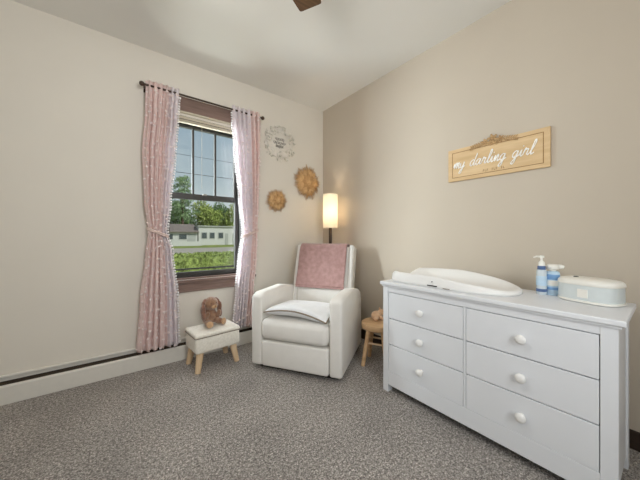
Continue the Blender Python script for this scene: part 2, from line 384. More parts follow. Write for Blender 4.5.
def curtain(label, keys, ztop, zbot, inner, nf, tie, ph):
    """keys: (z, x_left, x_right, fold amplitude, y)"""
    xc = (keys[0][1]+keys[0][2])/2
    root = thing('curtain', label, 'curtain', (xc, -.09, zbot), 0, 'pink curtains at the window')
    NZ, NS = 90, 84
    def pt(s, z):
        xl, xr, am, yy = lerp_keys(keys, z)
        wob = .006*noise.noise(Vector((s*5+ph, z*2.3, 1.7)))
        y = yy+am*sin(2*pi*(nf*s)+ph+.5*sin(z*2+ph))+am*.35*sin(2*pi*nf*2.3*s+ph*2)+wob
        x = xl+(xr-xl)*(s+.012*sin(2*pi*nf*s*2+ph))
        if z < .35: x += .004*noise.noise(Vector((s*9, z*9, ph)))
        return Vector((x-xc, y+.09, z-zbot))
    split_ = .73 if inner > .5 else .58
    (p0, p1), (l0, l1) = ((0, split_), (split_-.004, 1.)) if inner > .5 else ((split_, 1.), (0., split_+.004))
    def strip(a, b, n):
        bm = bmesh.new(); g = []
        for i in range(NZ+1):
            z = zbot+(ztop-zbot)*i/NZ
            g.append([bm.verts.new(pt(a+(b-a)*j/n, z)) for j in range(n+1)])
        for i in range(NZ):
            for j in range(n): bm.faces.new((g[i][j], g[i][j+1], g[i+1][j+1], g[i+1][j]))
        return bm
    o = obj('panel', strip(p0, p1, 60), 'curtain', root, smooth=True)
    md = o.modifiers.new('thick', 'SOLIDIFY'); md.thickness = .0025
    li = obj('window_lit_panel', strip(l0, l1, 48), 'window_lit', root, smooth=True); li['label'] = 'curtain strip coloured pale for window light'  # paler cloth paints daylight onto the window-side folds
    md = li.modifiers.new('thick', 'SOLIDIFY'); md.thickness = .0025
    # rows of small tufts
    bm = bmesh.new(); rnd = random.Random(int(ph*100)+3)
    rows = 30
    for i in range(rows):
        z = zbot+.03+(ztop-zbot-.10)*i/(rows-1)
        for k in range(11):
            s = (k+.5*(i % 2)+.25)/11.5+rnd.uniform(-.035, .035)
            if not 0.01 < s < .99: continue
            p = pt(s, z+rnd.uniform(-.028, .028)); p.y -= .008
            rr = rnd.uniform(.008, .012)
            for q in ball(bm, p, rr, 1, (1.1, .7, .9)):
                q.co += Vector((rnd.uniform(-1,1), rnd.uniform(-1,1), rnd.uniform(-1,1)))*rr*.25
    t = obj('tufts', bm, 'tuft', root, smooth=False); t['kind'] = 'stuff'; t['label'] = 'pale pink tufts in rows'
    # pom pom fringe on the window-side edge
    bm = bmesh.new(); z = zbot+.015
    while z < ztop-.06:
        p = pt(inner, z); p.x += (.006 if inner > .5 else -.006); p.y -= .003
        rr = rnd.uniform(.009, .0125)
        for q in ball(bm, p, rr, 1):
            q.co += Vector((rnd.uniform(-1,1), rnd.uniform(-1,1), rnd.uniform(-1,1)))*rr*.2
        z += .024
    f = obj('fringe', bm, 'fringe', root, smooth=False); f['kind'] = 'stuff'; f['label'] = 'white fringe along the edge'
    # tie-back cord: a slanted loop
    z0, z1 = tie
    pts = []
    for k in range(28):
        a = 2*pi*k/28; c = .5+.5*cos(a)
        z = z0+(z1-z0)*c
        xl, xr, am, yy = lerp_keys(keys, z)
        x = (xl+xr)/2+(xr-xl+.012)/2*cos(a)
        y = yy-.038*sin(a)*(1 if sin(a) > 0 else .75)
        pts.append((x-xc, y+.09, z-zbot))
    bm = bmesh.new(); tube(bm, pts, .0065, 6, closed=True)
    tube(bm, [Vector(p)+Vector((0, -.003, -.013)) for p in pts], .005, 6, closed=True)
    obj('tieback', bm, 'cord', root, smooth=True)
    return root
LK = [(2.39, -1.925, -1.675, .018, -.09), (2.13, -1.928, -1.690, .026, -.09), (1.80, -1.948, -1.712, .026, -.09), (1.40, -1.935, -1.745, .024, -.09),
      (1.13, -1.905, -1.768, .016, -.085), (.96, -1.925, -1.730, .022, -.088), (.56, -1.965, -1.692, .026, -.096), (.14, -1.99, -1.680, .028, -.105)]
RK = [(2.39, -1.21, -.905, .018, -.09), (2.24, -1.205, -.90, .026, -.09), (1.97, -1.18, -.903, .026, -.09), (1.47, -1.13, -.922, .024, -.09),
      (1.13, -1.10, -.936, .016, -.085), (.86, -1.14, -.945, .022, -.088), (.55, -1.168, -.978, .026, -.096), (.17, -1.20, -1.0, .026, -.10)]
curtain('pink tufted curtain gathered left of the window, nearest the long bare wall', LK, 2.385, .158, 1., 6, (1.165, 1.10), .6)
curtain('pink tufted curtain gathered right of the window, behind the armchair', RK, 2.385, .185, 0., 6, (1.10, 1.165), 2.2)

# ------------------------------------------------------------------ recliner
CH = thing('recliner_armchair', 'cream upholstered recliner armchair in the corner of the room', 'armchair', (-1.0125, -.909, 0), math.atan2(-.84, .543))
obj('plinth', B(-.34, .345, .06, .70, 0, .036, bev=.004), 'black', CH)
def prism_u(prof, u0, u1, bev):
    bm = bmesh.new(); ring_strip(bm, [[Vector((u, v, z)) for v, z in prof] for u in (u0, u1)])
    bmesh.ops.recalc_face_normals(bm, faces=bm.faces[:])
    bmesh.ops.bevel(bm, geom=bm.edges[:], offset=bev, segments=3, profile=.5, affect='EDGES', clamp_overlap=True)
    return bm
for u0, u1 in ((-.388, -.285), (.293, .395)):
    obj('armrest', prism_u([(0, .033), (0, .603), (.06, .628), (.42, .632), (.62, .600), (.72, .56), (.76, .48), (.76, .033)], u0, u1, .022), 'leather', CH, autosmooth=50)
obj('footrest', B(-.283, .291, -.012, .10, .04, .250, bev=.02, seg=3), 'leather', CH, autosmooth=50)
bm = bmesh.new(); box(bm, -.283, .291, -.03, .66, .262, .425, .045, 4)
for v in bm.verts:
    if v.co.y < .1: v.co.y -= .018*max(0, 1-abs((v.co.z-.35)/.1))*max(0, 1-(v.co.x/.3)**4)
    if v.co.z > .4: v.co.z += .012*max(0, 1-(v.co.x/.3)**2)
obj('seat', bm, 'leather', CH, autosmooth=60)
obj('seat_deck', B(-.284, .292, .06, .74, .10, .30), 'leather', CH)
# backrest: tilted slab with shallow wings
def back_pt(u, s, face):     # s 0..1 upward
    v = .575+.20*s; z = .40+.625*s
    return Vector((u, v, z))
bm = bmesh.new()
tilt = Matrix.Translation((0.008, .60, .388)) @ Matrix.Rotation(radians(-16), 4, 'X')
box(bm, -.295, .295, 0, .13, 0, .632, .035, 4, tilt)
obj('backrest', bm, 'leather', CH, autosmooth=60)
bm = bmesh.new()
for a, b in ((-.312, -.262), (.262, .312)):
    box(bm, a, b, -.022, .12, .02, .642, .018, 3, tilt)
obj('back_wing', bm, 'leather', CH, autosmooth=60)
bm = bmesh.new(); box(bm, -.255, .255, -.018, .05, .0, .20, .016, 3, tilt)
obj('lumbar_panel', bm, 'leather', CH, autosmooth=60)
# loose seat cushion
PC = thing('seat_cushion', 'flat square cream cushion with piping lying on the armchair seat', 'cushion', (0,0,0))
PC.matrix_world = CH.matrix_basis.copy()
rotm = Matrix.Rotation(math.atan2(-.84, .543), 4, 'Z')
PC.location = Vector((-1.0125, -.909, 0)) + rotm @ Vector((.012, .195, .437)); PC.rotation_euler = (radians(0), 0, math.atan2(-.84, .543))
def pillow(w, d, t, N=26, pinch=.04, zseam=None):
    bm = bmesh.new(); rows = []; edge = []
    def sm(x, y):
        e = (1-abs(x)**3.5)*(1-abs(y)**3.5); return max(e, 0)**.42
    def base(x, y):
        px = w/2*x*(1-pinch*(1-y*y)*(abs(x)**3)); py = d/2*y*(1-pinch*(1-x*x)*(abs(y)**3))
        return px, py, (zseam(x, y) if zseam else 0)
    top = [[None]*(N+1) for _ in range(N+1)]; bot = [[None]*(N+1) for _ in range(N+1)]
    for i in range(N+1):
        for j in range(N+1):
            x = sin((i/N*2-1)*pi/2); y = sin((j/N*2-1)*pi/2)
            px, py, zz = base(x, y); hgt = t/2*sm(x, y)
            wr = .004*noise.noise(Vector((px*14, py*14, 3)))*sm(x, y)
            top[i][j] = bm.verts.new((px, py, zz+hgt+wr))
            bot[i][j] = top[i][j] if (i in (0, N) or j in (0, N)) else bm.verts.new((px, py, zz-hgt*1.0))
    for i in range(N):
        for j in range(N):
            bm.faces.new((top[i][j], top[i+1][j], top[i+1][j+1], top[i][j+1]))
            bm.faces.new((bot[i][j], bot[i][j+1], bot[i+1][j+1], bot[i+1][j]))
    seq = [(i, 0) for i in range(N)]+[(N, j) for j in range(N)]+[(N-i, N) for i in range(N)]+[(0, N-j) for j in range(N)]
    edge = [top[i][j].co.copy() for i, j in seq]
    return bm, edge
zs = lambda x, y: .036 + (.036*(1-x*x)+.010*max(0, -x)-.026*max(0, x))*(max(0, -y)) - .010*max(0, y)
bm, edge = pillow(.53, .43, .105, zseam=zs)
cu = obj('cushion_cover', bm, 'pillow', PC, smooth=True)
bm = bmesh.new(); tube(bm, edge, .0055, 6, closed=True); obj('piping', bm, 'piping', PC, smooth=True)

# throw over the back
TH = thing('throw_blanket', 'dusty rose plush blanket draped over the armchair back', 'blanket', CH.location, math.atan2(-.84, .543))
bp = []
def tp(yy, zz):
    p = tilt @ Vector((0, yy, zz)); return p.y, p.z
path = [tp(.150, .42), tp(.148, .59), tp(.138, .636), tp(.11, .652), tp(.06, .655), tp(.01, .650), tp(-.02, .630), tp(-.028, .59), tp(-.031, .40), tp(-.034, .25), tp(-.036, .185)]
cp = catmull([Vector((0, a, b)) for a, b in path], 6)
def blanket_strip(i0, i1, off, u0, u1, N=40, wr=.004):
    bm = bmesh.new(); g = []
    for i in range(i0, i1):
        p = cp[i]; q = cp[min(i+1, len(cp)-1)]; o = cp[max(i-1, 0)]
        d = (q-o).normalized(); nrm = Vector((0, d.z, -d.y))
        row = []
        for j in range(N+1):
            u = u0+(u1-u0)*j/N
            wv = wr*noise.noise(Vector((u*9, i*.16, .4)))+wr*.6*sin(u*26+i*.1)*.5
            eu = .006*noise.noise(Vector((j*.0+ (5 if j > N/2 else 1), i*.12, 9.))) if j in (0, N) else 0
            row.append(bm.verts.new(p+nrm*(off+wv*(1 if i < len(cp) else 0))+Vector((u+eu, 0, 0))))
        g.append(row)
    for a in range(len(g)-1):
        for j in range(N): bm.faces.new((g[a][j], g[a][j+1], g[a+1][j+1], g[a+1][j]))
    return bm
sgn = -1
bm = blanket_strip(0, len(cp), .006, -.262, .250); o = obj('cloth', bm, 'blanket', TH, smooth=True)
md = o.modifiers.new('thick', 'SOLIDIFY'); md.thickness = .010; md.offset = 0
bm = blanket_strip(len(cp)-4, len(cp)-2, .0115, -.263, .251); o = obj('hem', bm, 'blanket_hem', TH, smooth=True); o['label'] = 'stitched hem ridge near the lower edge'
md = o.modifiers.new('thick', 'SOLIDIFY'); md.thickness = .008; md.offset = 0

# ------------------------------------------------------------------ upholstered foot stool + bunny
ST = thing('upholstered_footstool', 'small cream box footstool on wooden legs under the window', 'stool', (-1.445, -.285, 0), radians(5))
bm = bmesh.new(); box(bm, -.187, .187, -.135, .135, .152, .284, .022, 3); obj('seat_box', bm, 'boucle', ST, autosmooth=60)
bm = bmesh.new(); box(bm, -.190, .190, -.138, .138, .276, .312, .017, 4)
for v in bm.verts:
    if v.co.z > .29: v.co.z += .008*(1-(v.co.x/.2)**2)*(1-(v.co.y/.14)**2)
obj('cushion_top', bm, 'boucle', ST, autosmooth=60)
bm = bmesh.new(); tube(bm, [(-.188,-.136,.280),(.188,-.136,.280),(.188,.136,.280),(-.188,.136,.280)], .003, 6, closed=True); obj('seam', bm, 'piping', ST)
for sx in (-1, 1):
    for sy in (-1, 1):
        bm = bmesh.new(); tube(bm, [(sx*.138, sy*.09, .16), (sx*.165, sy*.117, 0)], [.030, .021], 14); obj('leg', bm, 'pale_wood', ST, autosmooth=40)

BN = thing('plush_bunny', 'brown plush bunny with long floppy ears sitting on the cream footstool', 'stuffed toy', (-1.452, -.235, .318), radians(14)); BN.scale = (1.08,)*3
def remeshed(name, blobs, mat, parent, vox=.006):
    bm = bmesh.new()
    for c, rr, sc, rot in blobs: ball(bm, c, rr, 3, sc, rot)
    o = obj(name, bm, mat, parent, smooth=True)
    m = o.modifiers.new('join', 'REMESH'); m.mode = 'VOXEL'; m.voxel_size = vox; m.use_smooth_shade = True
    m2 = o.modifiers.new('soft', 'SMOOTH'); m2.iterations = 4; m2.factor = .5
    return o
E3 = lambda x, y, z: Euler((radians(x), radians(y), radians(z))).to_matrix()
blobs = [((0, .02, .068), .062, (1, .92, 1.12), None), ((0, .012, .11), .046, (1, .95, 1), None),
         ((0, -.005, .172), .058, (1.02, .95, .95), None), ((0, -.048, .158), .026, (1.1, .9, .8), None),
         ((-.052, -.036, .088), .020, (1, 1, 2.2), E3(38, 10, 0)), ((.052, -.036, .088), .020, (1, 1, 2.2), E3(38, -10, 0)),
         ((-.044, -.045, .028), .027, (1, 1.9, .95), E3(0, 0, -14)), ((.048, -.045, .028), .027, (1, 1.9, .95), E3(0, 0, 18)),
         ((0, .08, .035), .022, (1, 1, 1), None)]
remeshed('body', blobs, 'bunny', BN)
remeshed('muzzle', [((0, -.058, .155), .022, (1.15, .8, .8), None)], 'bunny_pale', BN, .004)
for s in (-1, 1):
    e = [((s*.042, .0, .205), .015, (1.3, 1, .8), None), ((s*.062, -.004, .178), .019, (.8, 1, 1.5), E3(0, s*-10, 0)), ((s*.071, -.014, .130), .027, (.62, 1, 1.9), E3(8, s*2, 0)), ((s*.070, -.024, .088), .026, (.6, 1, 1.4), None)]
    remeshed('ear', e, 'bunny_ear', BN, .005)
    bm = bmesh.new(); ball(bm, (s*.022, -.050, .180), .0055, 2); obj('eye', bm, 'black', BN, smooth=True)
    c = Vector((.064, -.093, .030)) if s > 0 else Vector((-.057, -.095, .030))
    remeshed('foot', [(c, .027, (1, .55, 1.05), E3(0, 0, s*23))], 'bunny_pale', BN, .005)
bm = bmesh.new(); ball(bm, (0, -.078, .163), .006, 2, (1.3, .8, .8)); obj('nose', bm, 'sign_dark', BN, smooth=True)

# ------------------------------------------------------------------ little wooden stool by the dresser
WS = thing('wooden_stool', 'small round natural wood stool between armchair and dresser', 'stool', (-.322, -1.172, 0), radians(20))
bm = bmesh.new(); lathe(bm, [(.118, .302), (.134, .312), (.138, .335), (.136, .352), (.126, .360)], n=40); obj('seat', bm, 'stool_wood', WS, autosmooth=40)
la = [radians(a) for a in (142, 232, 322, 52)]
for a in la:
    bm = bmesh.new(); tube(bm, [(.085*cos(a), .085*sin(a), .306), (.142*cos(a), .142*sin(a), 0)], [.020, .017], 12); obj('leg', bm, 'stool_wood', WS, autosmooth=40)
for k in range(4):
    a, b = la[k], la[(k+1) % 4]; q = .105
    bm = bmesh.new(); tube(bm, [(q*cos(a), q*sin(a), .19), (q*cos(b), q*sin(b), .19)], .008, 10); obj('rung', bm, 'pale_wood', WS, autosmooth=40)
PT = thing('small_plush_toy', 'small peach plush toy lying on the wooden stool', 'stuffed toy', (-.285, -1.125, .361), 0); PT.scale = (1.1,)*3
remeshed('body', [((0, 0, .034), .036, (1.25, 1, .95), None), ((.048, -.012, .05), .026, (1, 1, 1), None), ((-.035, -.03, .018), .017, (1.4, 1, 1), None), ((.02, -.042, .016), .015, (1, 1.4, 1), None)], 'peach', PT, .006)
for s in (-1, 1):
    remeshed('ear', [((.052, -.012+s*.02, .074), .010, (.8, .8, 1.4), None)], 'peach', PT, .004)

# ------------------------------------------------------------------ dresser
XF, XB, YL, YRt = -.598, -.17, -1.46, -2.60
DR = thing('dresser', 'long white six-drawer dresser with round knobs along the right wall', 'dresser', ((XF+XB)/2, (YL+YRt)/2, 0))
ox, oy = DR.location.x, DR.location.y
def DB(x0, x1, y0, y1, z0, z1, bev=.002, seg=2): return B(x0-ox, x1-ox, y0-oy, y1-oy, z0, z1, bev=bev, seg=seg)
bm = bmesh.new()
box(bm, XF-.017-ox, XB+.01-ox, YRt-.022-oy, YL+.018-oy, .753, .778, .006, 3); obj('worktop', bm, 'dresser', DR)
obj('molding', DB(XF-.008, XB, YRt-.010, YL+.008, .743, .7535), 'dresser', DR)
for y0, y1 in ((YL-.043, YL), (YRt, YRt+.050)):
    obj('leg', DB(XF, XF+.05, y0, y1, 0, .744), 'dresser', DR)
    obj('leg', DB(XB-.05, XB, y0, y1, 0, .744), 'dresser', DR)
for y in (YL-.022, YRt+.008):
    obj('side_panel', DB(XF+.05, XB-.05, y, y+.014, .055, .743), 'dresser', DR)
obj('back_panel', DB(XB-.012, XB-.004, YRt+.05, YL-.043, .055, .743), 'dresser', DR)
obj('top_rail', DB(XF+.002, XF+.03, YRt+.05, YL-.043, .706, .744), 'dresser', DR)
obj('bottom_rail', DB(XF+.002, XF+.03, YRt+.05, YL-.043, .052, .150), 'dresser', DR)
obj('divider', DB(XF+.004, XF+.03, -2.030, -2.018, .150, .712, .001), 'dresser', DR)
obj('drawer_backing', DB(XF+.024, XF+.03, YRt+.05, YL-.043, .148, .714, 0), 'gap', DR)
for (y0, y1) in ((-2.0155, -1.506), (-2.547, -2.0325)):
    for (z0, z1) in ((.523, .702), (.341, .518), (.151, .336)):
        d = obj('drawer', DB(XF+.003, XF+.0235, y0, y1, z0, z1, .0025), 'dresser', DR)
        zc = (z0+z1)/2; yc = (y0+y1)/2-oy
        bm = bmesh.new()
        lathe(bm, [(.013, 0), (.011, .004), (.0085, .010), (.009, .015), (.017, .019), (.0225, .025), (.0225, .030), (.017, .036), (.008, .039)], n=24)
        bmesh.ops.rotate(bm, verts=bm.verts, matrix=Matrix.Rotation(-pi/2, 3, 'Y')); bmesh.ops.translate(bm, verts=bm.verts, vec=(XF+.004-ox, yc, zc))
        obj('knob', bm, 'knob', d, autosmooth=40)

# changing pad
ZT = .7788
PD = thing('changing_pad', 'white contoured baby changing pad lying on the dresser', 'changing pad', (-.375, -1.855, ZT))
def pad_mesh():
    bm = bmesh.new(); NA, NR = 72, 14
    L0, L1, Wd = .375, .365, .198      # far end squarer, near end round
    def outline(a):
        c, s = cos(a), sin(a)           # s>0 -> +y (far/left end)
        n = 7 if s > 0 else 2.5
        k = (abs(c)**n+abs(s)**n)**(-1/n)
        return Vector((Wd*k*c, (L0 if s > 0 else L1)*k*s, 0))
    def rim(p):
        t = (p.y+L1)/(L0+L1)            # 0 near end .. 1 far end
        side = min(1, abs(p.x)/(Wd*.8))
        zz = .026+.046*min(1, max(0, t/.55))**.8*side**1.5
        if p.x > 0: zz += .012*sin(pi*min(1, t*1.05))
        return zz
    prof = [(1.0, 0.), (1.01, .25), (1.0, .70), (.975, .93), (.94, 1.), (.90, .97), (.80, .80), (.68, .62), (.5, .48), (.3, .43), (.12, .42)]
    rings = []
    for f_, hz in prof:
        r = []
        for k in range(NA):
            p = outline(2*pi*k/NA); rr = rim(p)
            floor_z = .018
            z = hz*rr if f_ > .93 else floor_z*.8+(rr-floor_z*.8)*max(0, (hz-.42)/.58)
            r.append(Vector((p.x*f_, p.y*f_, z)))
        rings.append(r)
    ring_strip(bm, rings); return bm
o = obj('pad_body', pad_mesh(), 'pad', PD, smooth=True)
bm = bmesh.new(); box(bm, -.2035, -.195, .002, .066, .010, .0165, .001); obj('label_tag', bm, 'black', PD)
bm = bmesh.new(); tube(bm, [(-.2035, .034, .038), (-.195, .034, .038)], .003, 10); obj('snap', bm, 'black', PD)
bm = bmesh.new(); box(bm, -.2032, -.195, -.075, -.035, .006, .009, .001); obj('strap_slot', bm, 'piping', PD)

# wipes warmer
WB = thing('wipes_warmer', 'oval pale aqua and white wipes box at the near end of the dresser', 'wipes box', (-.278, -2.478, ZT), radians(-20))
def oval(a, L, W, n=2.8):
    c, s = cos(a), sin(a); k = (abs(c)**n+abs(s)**n)**(-1/n); return k*c*W, k*s*L
def oval_loft(prof, L, W, N=56):
    bm = bmesh.new(); ring_strip(bm, [[Vector((oval(2*pi*k/N, L+d, W+d)[0], oval(2*pi*k/N, L+d, W+d)[1], z)) for k in range(N)] for d, z in prof]); return bm
obj('base', oval_loft([(-.006, 0), (.001, .003), (.001, .011), (-.002, .013)], .118, .084), 'box_white', WB, autosmooth=40)
obj('body', oval_loft([(-.003, .012), (-.001, .02), (-.002, .084), (-.004, .085)], .118, .084), 'box_blue', WB, autosmooth=40)
obj('lid', oval_loft([(0, .084), (.002, .088), (.0, .100), (-.008, .109), (-.03, .114), (-.06, .116)], .118, .084), 'box_white', WB, autosmooth=40)
bm = bmesh.new(); lathe(bm, [(.010, 0), (.010, .003), (.006, .004)], (-.02, .045, .1150), 20); obj('button', bm, 'sash', WB)
bm = bmesh.new(); box(bm, -.0852, -.080, -.035, .005, .026, .066, .001); obj('label_sticker', bm, 'box_white', WB)

# bottles
BT = thing('pump_bottle', 'tall clear pump bottle with white pump and blue bands on the dresser', 'bottle', (-.262, -2.286, ZT))
bm = bmesh.new(); lathe(bm, [(.021, 0), (.0235, .004), (.0235, .118), (.0215, .134), (.014, .146), (.0115, .150)], n=28); obj('body', bm, 'bottle_clear', BT, autosmooth=40)
bm = bmesh.new(); lathe(bm, [(.0238, .016), (.0240, .018), (.0240, .030), (.0238, .032)], n=28); obj('label_band', bm, 'label_navy', BT, autosmooth=40)
bm = bmesh.new(); lathe(bm, [(.0238, .050), (.0240, .052), (.0240, .100), (.0238, .102)], n=28); obj('label_sticker', bm, 'label_pale', BT, autosmooth=40)
bm = bmesh.new(); lathe(bm, [(.0215, .137), (.0185, .140), (.0185, .155), (.016, .157)], n=24); obj('collar', bm, 'label_navy', BT, autosmooth=40)
bm = bmesh.new(); lathe(bm, [(.016, .156), (.014, .176), (.008, .184), (.0055, .186), (.0055, .200), (.012, .202), (.012, .211), (.006, .214)], n=20)
tube(bm, [(0, 0, .207), (-.02, .018, .208), (-.03, .028, .203)], [.006, .005, .004], 8); obj('pump', bm, 'box_white', BT, autosmooth=40)
B2 = thing('lotion_bottle', 'short blue and white bottle with white pump head between tall bottle and wipes box', 'bottle', (-.238, -2.330, ZT))
bm = bmesh.new(); lathe(bm, [(.026, 0), (.029, .003), (.029, .118), (.026, .128), (.012, .133)], n=28, sx=.75); obj('body', bm, 'label_pale', B2, autosmooth=40)
bm = bmesh.new(); lathe(bm, [(.0295, .030), (.0297, .031), (.0297, .043), (.0295, .044)], n=28, sx=.75); obj('label_band', bm, 'label_blue', B2, autosmooth=40)
bm = bmesh.new(); lathe(bm, [(.0293, .085), (.0297, .086), (.0297, .112), (.0293, .113)], n=28, sx=.75); obj('label_band', bm, 'label_blue', B2, autosmooth=40)
bm = bmesh.new(); lathe(bm, [(.0295, .052), (.0299, .053), (.0299, .080), (.0295, .081)], n=28, sx=.75); obj('label_sticker', bm, 'box_white', B2, autosmooth=40)
bm = bmesh.new(); lathe(bm, [(.014, .131), (.014, .138), (.024, .141), (.029, .147), (.029, .160), (.022, .167)], n=24)
tube(bm, [(0, 0, .155), (.004, -.034, .156), (.006, -.044, .153)], [.013, .012, .009], 10); obj('pump_head', bm, 'box_white', B2, autosmooth=40)

# ------------------------------------------------------------------ floor lamp
LP = thing('floor_lamp', 'dark wood floor lamp with lit tall cream drum shade in the corner behind the armchair', 'floor lamp', (-.14, -.316, 0))
bm = bmesh.new(); lathe(bm, [(.105, 0), (.11, .004), (.11, .018), (.10, .024), (.02, .028)], n=40); obj('base', bm, 'lamp_wood', LP, autosmooth=40)
bm = bmesh.new(); tube(bm, [(0,0,.02), (0,0,1.205)], .018, 14); obj('pole', bm, 'lamp_wood', LP, autosmooth=40)
bm = bmesh.new(); lathe(bm, [(.084, 1.19), (.084, 1.585), (.0825, 1.585), (.0825, 1.19)], n=48, cap=False)
vs = [v for v in bm.verts]
sh = obj('lamp_shade', bm, 'shade', LP, autosmooth=40)
for z in (1.193, 1.582):
    bm = bmesh.new(); tube(bm, [(.084*cos(2*pi*k/40), .084*sin(2*pi*k/40), z) for k in range(40)], .0022, 6, closed=True)
    if z < 1.3:
        for a in (0, 2*pi/3, 4*pi/3): tube(bm, [(0, 0, 1.22), (.083*cos(a), .083*sin(a), 1.193)], .002, 6)
    obj('shade_ring', bm, 'blind', sh)
bm = bmesh.new(); tube(bm, [(0,0,1.20), (0,0,1.27)], .014, 12); obj('socket', bm, 'fan_metal', LP)
bm = bmesh.new(); ball(bm, (0,0,1.32), .028, 2, (1,1,1.25)); obj('bulb', bm, 'bulb', LP, smooth=True)

# ------------------------------------------------------------------ wall decor
SG = thing('nursery_sign', 'rectangular light wood sign with white script on the right wall above the dresser', 'sign', (0, -1.955, 1.65))
def YB(y0, y1, z0, z1, d0, d1, bev=.0): return B(-d1, -d0, y0, y1, z0, z1, bev=bev)
obj('board', YB(-.317, .317, -.124, .124, .001, .018, .002), 'sign_wood', SG)
bm = bmesh.new()
for (y0, y1, z0, z1) in ((-.285, .285, .094, .098), (-.285, .285, -.098, -.094), (-.285, -.281, -.098, .098), (.281, .285, -.098, .098)): box(bm, -.0188, -.017, y0, y1, z0, z1)
obj('border_line', bm, 'sign_dark', SG)
GL = {'m': ([(0,.3),(.13,1),(.2,0),(.36,1),(.48,.9),(.5,0),(.68,1),(.8,.9),(.82,.1),(.95,0),(1.05,.25)], 1.05),
 'y': ([(0,.9),(.05,.3),(.2,0),(.42,.35),(.52,1),(.5,0),(.38,-.9),(.2,-1.05),(.12,-.75),(.4,-.2),(.75,.3)], .75),
 'd': ([(.55,.85),(.3,1),(.05,.6),(.1,.1),(.3,0),(.5,.4),(.64,1.3),(.70,2.1),(.60,1),(.56,.2),(.7,0),(.85,.25)], .85),
 'a': ([(.55,.85),(.3,1),(.05,.6),(.1,.1),(.3,0),(.5,.4),(.58,1),(.55,.2),(.7,0),(.85,.25)], .85),
 'r': ([(0,.25),(.14,1.15),(.25,.88),(.45,.95),(.42,.2),(.55,0),(.72,.25)], .72),
 'l': ([(0,.25),(.3,1.2),(.36,2.05),(.2,2.1),(.12,1),(.16,.1),(.3,0),(.48,.25)], .48),
 'i': ([(0,.25),(.15,1),(.15,.1),(.3,0),(.45,.25)], .45),
 'n': ([(0,.3),(.12,1),(.18,0),(.38,1),(.5,.9),(.5,.1),(.62,0),(.76,.25)], .76),
 'g': ([(.55,.85),(.3,1),(.05,.6),(.1,.1),(.3,0),(.5,.4),(.58,1),(.5,-.2),(.4,-.9),(.2,-1.05),(.12,-.75),(.4,-.2),(.82,.3)], .82)}
words = ['my', 'darling', 'girl']; XH = .040; SL = .30
tot = sum(sum(GL[c][1] for c in w_) for w_ in words)+.75*2
sx = .51/tot; cx = -tot/2-.022/sx
for w_ in words:
    bm = bmesh.new()
    for c in w_:
        P_, adv = GL[c]
        pts = []
        for x, z in P_:
            hx_ = cx+x
            pts.append(Vector((-.0205, -(hx_*sx+SL*z*XH), z*XH-.026)))
        cm = catmull(pts, 5)
        nn = len(cm)
        rs = [.0026+.0012*abs(sin(k*.55)) for k in range(nn)]
        tube(bm, cm, rs, 6)
        if c == 'i': ball(bm, (-.0205, -((cx+.2)*sx+SL*1.55*XH), 1.55*XH-.026), .0042, 1)
        cx += adv
    obj('lettering', bm, 'white_paint', SG, smooth=True)['label'] = 'white script word %s' % w_
    cx += .75
# small engraved line under the script
y = .062
for n_, gapw in ((3, .02), (3, .02), (2, .0)):
    bm = bmesh.new()
    for k in range(n_):
        box(bm, -.0192, -.0175, y-.0022, y, -.086, -.070); box(bm, -.0192, -.0175, y-.008, y, -.072+(-.014 if k % 2 else 0), -.0695+(-.014 if k % 2 else 0))
        if k % 3 != 1: box(bm, -.0192, -.0175, y-.007, y, -.079, -.077)
        y -= .0125
    y -= gapw
    obj('small_lettering', bm, 'sign_dark', SG)
# carved flowers along the top edge
bm = bmesh.new()
def flower(bm, cy, cz, R, n, d=-.022):
    for k in range(n):
        a = 2*pi*k/n+.3
        rot = Matrix.Rotation(a, 3, 'X')
        ball(bm, (d, cy+R*.55*cos(a), cz+R*.55*sin(a)), R*.5, 1, (.18, 1, .55), rot)
    ball(bm, (d-.004, cy, cz), R*.28, 1, (.6, 1, 1))
for (cy, cz, R) in ((.0, .135, .036), (.048, .124, .026), (-.05, .122, .026), (.016, .108, .02), (-.024, .104, .018)): flower(bm, cy, cz, R, 6)
for s in (-1, 1):
    tube(bm, catmull([(-.021, s*.05, .115), (-.021, s*.09, .116), (-.021, s*.16, .096)], 5), .0018, 6)
    for k in range(6):
        yy = s*(.07+.0135*k); zz = .118-.003*k
        for u in (-1, 1):
            ball(bm, (-.021, yy+s*.006, zz+u*.011), .0115, 1, (.18, 1, .36), Matrix.Rotation(u*s*.8, 3, 'X'))
obj('carved_flowers', bm, 'sign_flower', SG, smooth=True)

RT = thing('round_floral_sign', 'pale round floral sign on the window wall right of the curtain', 'sign', (-.636, 0, 2.155))
bm = bmesh.new(); lathe(bm, [(.165, 0), (.168, .002), (.168, .007), (.165, .009)], n=56); bmesh.ops.rotate(bm, verts=bm.verts, matrix=Matrix.Rotation(pi/2, 3, 'X')); bmesh.ops.translate(bm, verts=bm.verts, vec=(0,-.001,0))
obj('disc', bm, 'disc_white', RT, autosmooth=40)
rnd = random.Random(11)
b1 = bmesh.new(); b2 = bmesh.new()
for k in range(110):
    a = rnd.uniform(0, 2*pi); rr = rnd.uniform(.115, .205)
    if k < 26: a = rnd.choice([2.6, 5.2])+rnd.uniform(-.5, .5); rr = rnd.uniform(.10, .215)
    ball(b1 if k % 2 else b2, (rr*cos(a), -.013-rnd.uniform(0, .012), rr*sin(a)), rnd.uniform(.014, .024), 1, (1, .16, .42), Matrix.Rotation(rnd.uniform(0, pi), 3, 'Y') @ Matrix.Rotation(rnd.uniform(-.4, .4), 3, 'X'))
o = obj('leaves', b1, 'leaf_grey', RT, smooth=True); o['label'] = 'sage grey leaves'
obj('pale_leaves', b2, 'leaf_white', RT, smooth=True)
bm = bmesh.new()
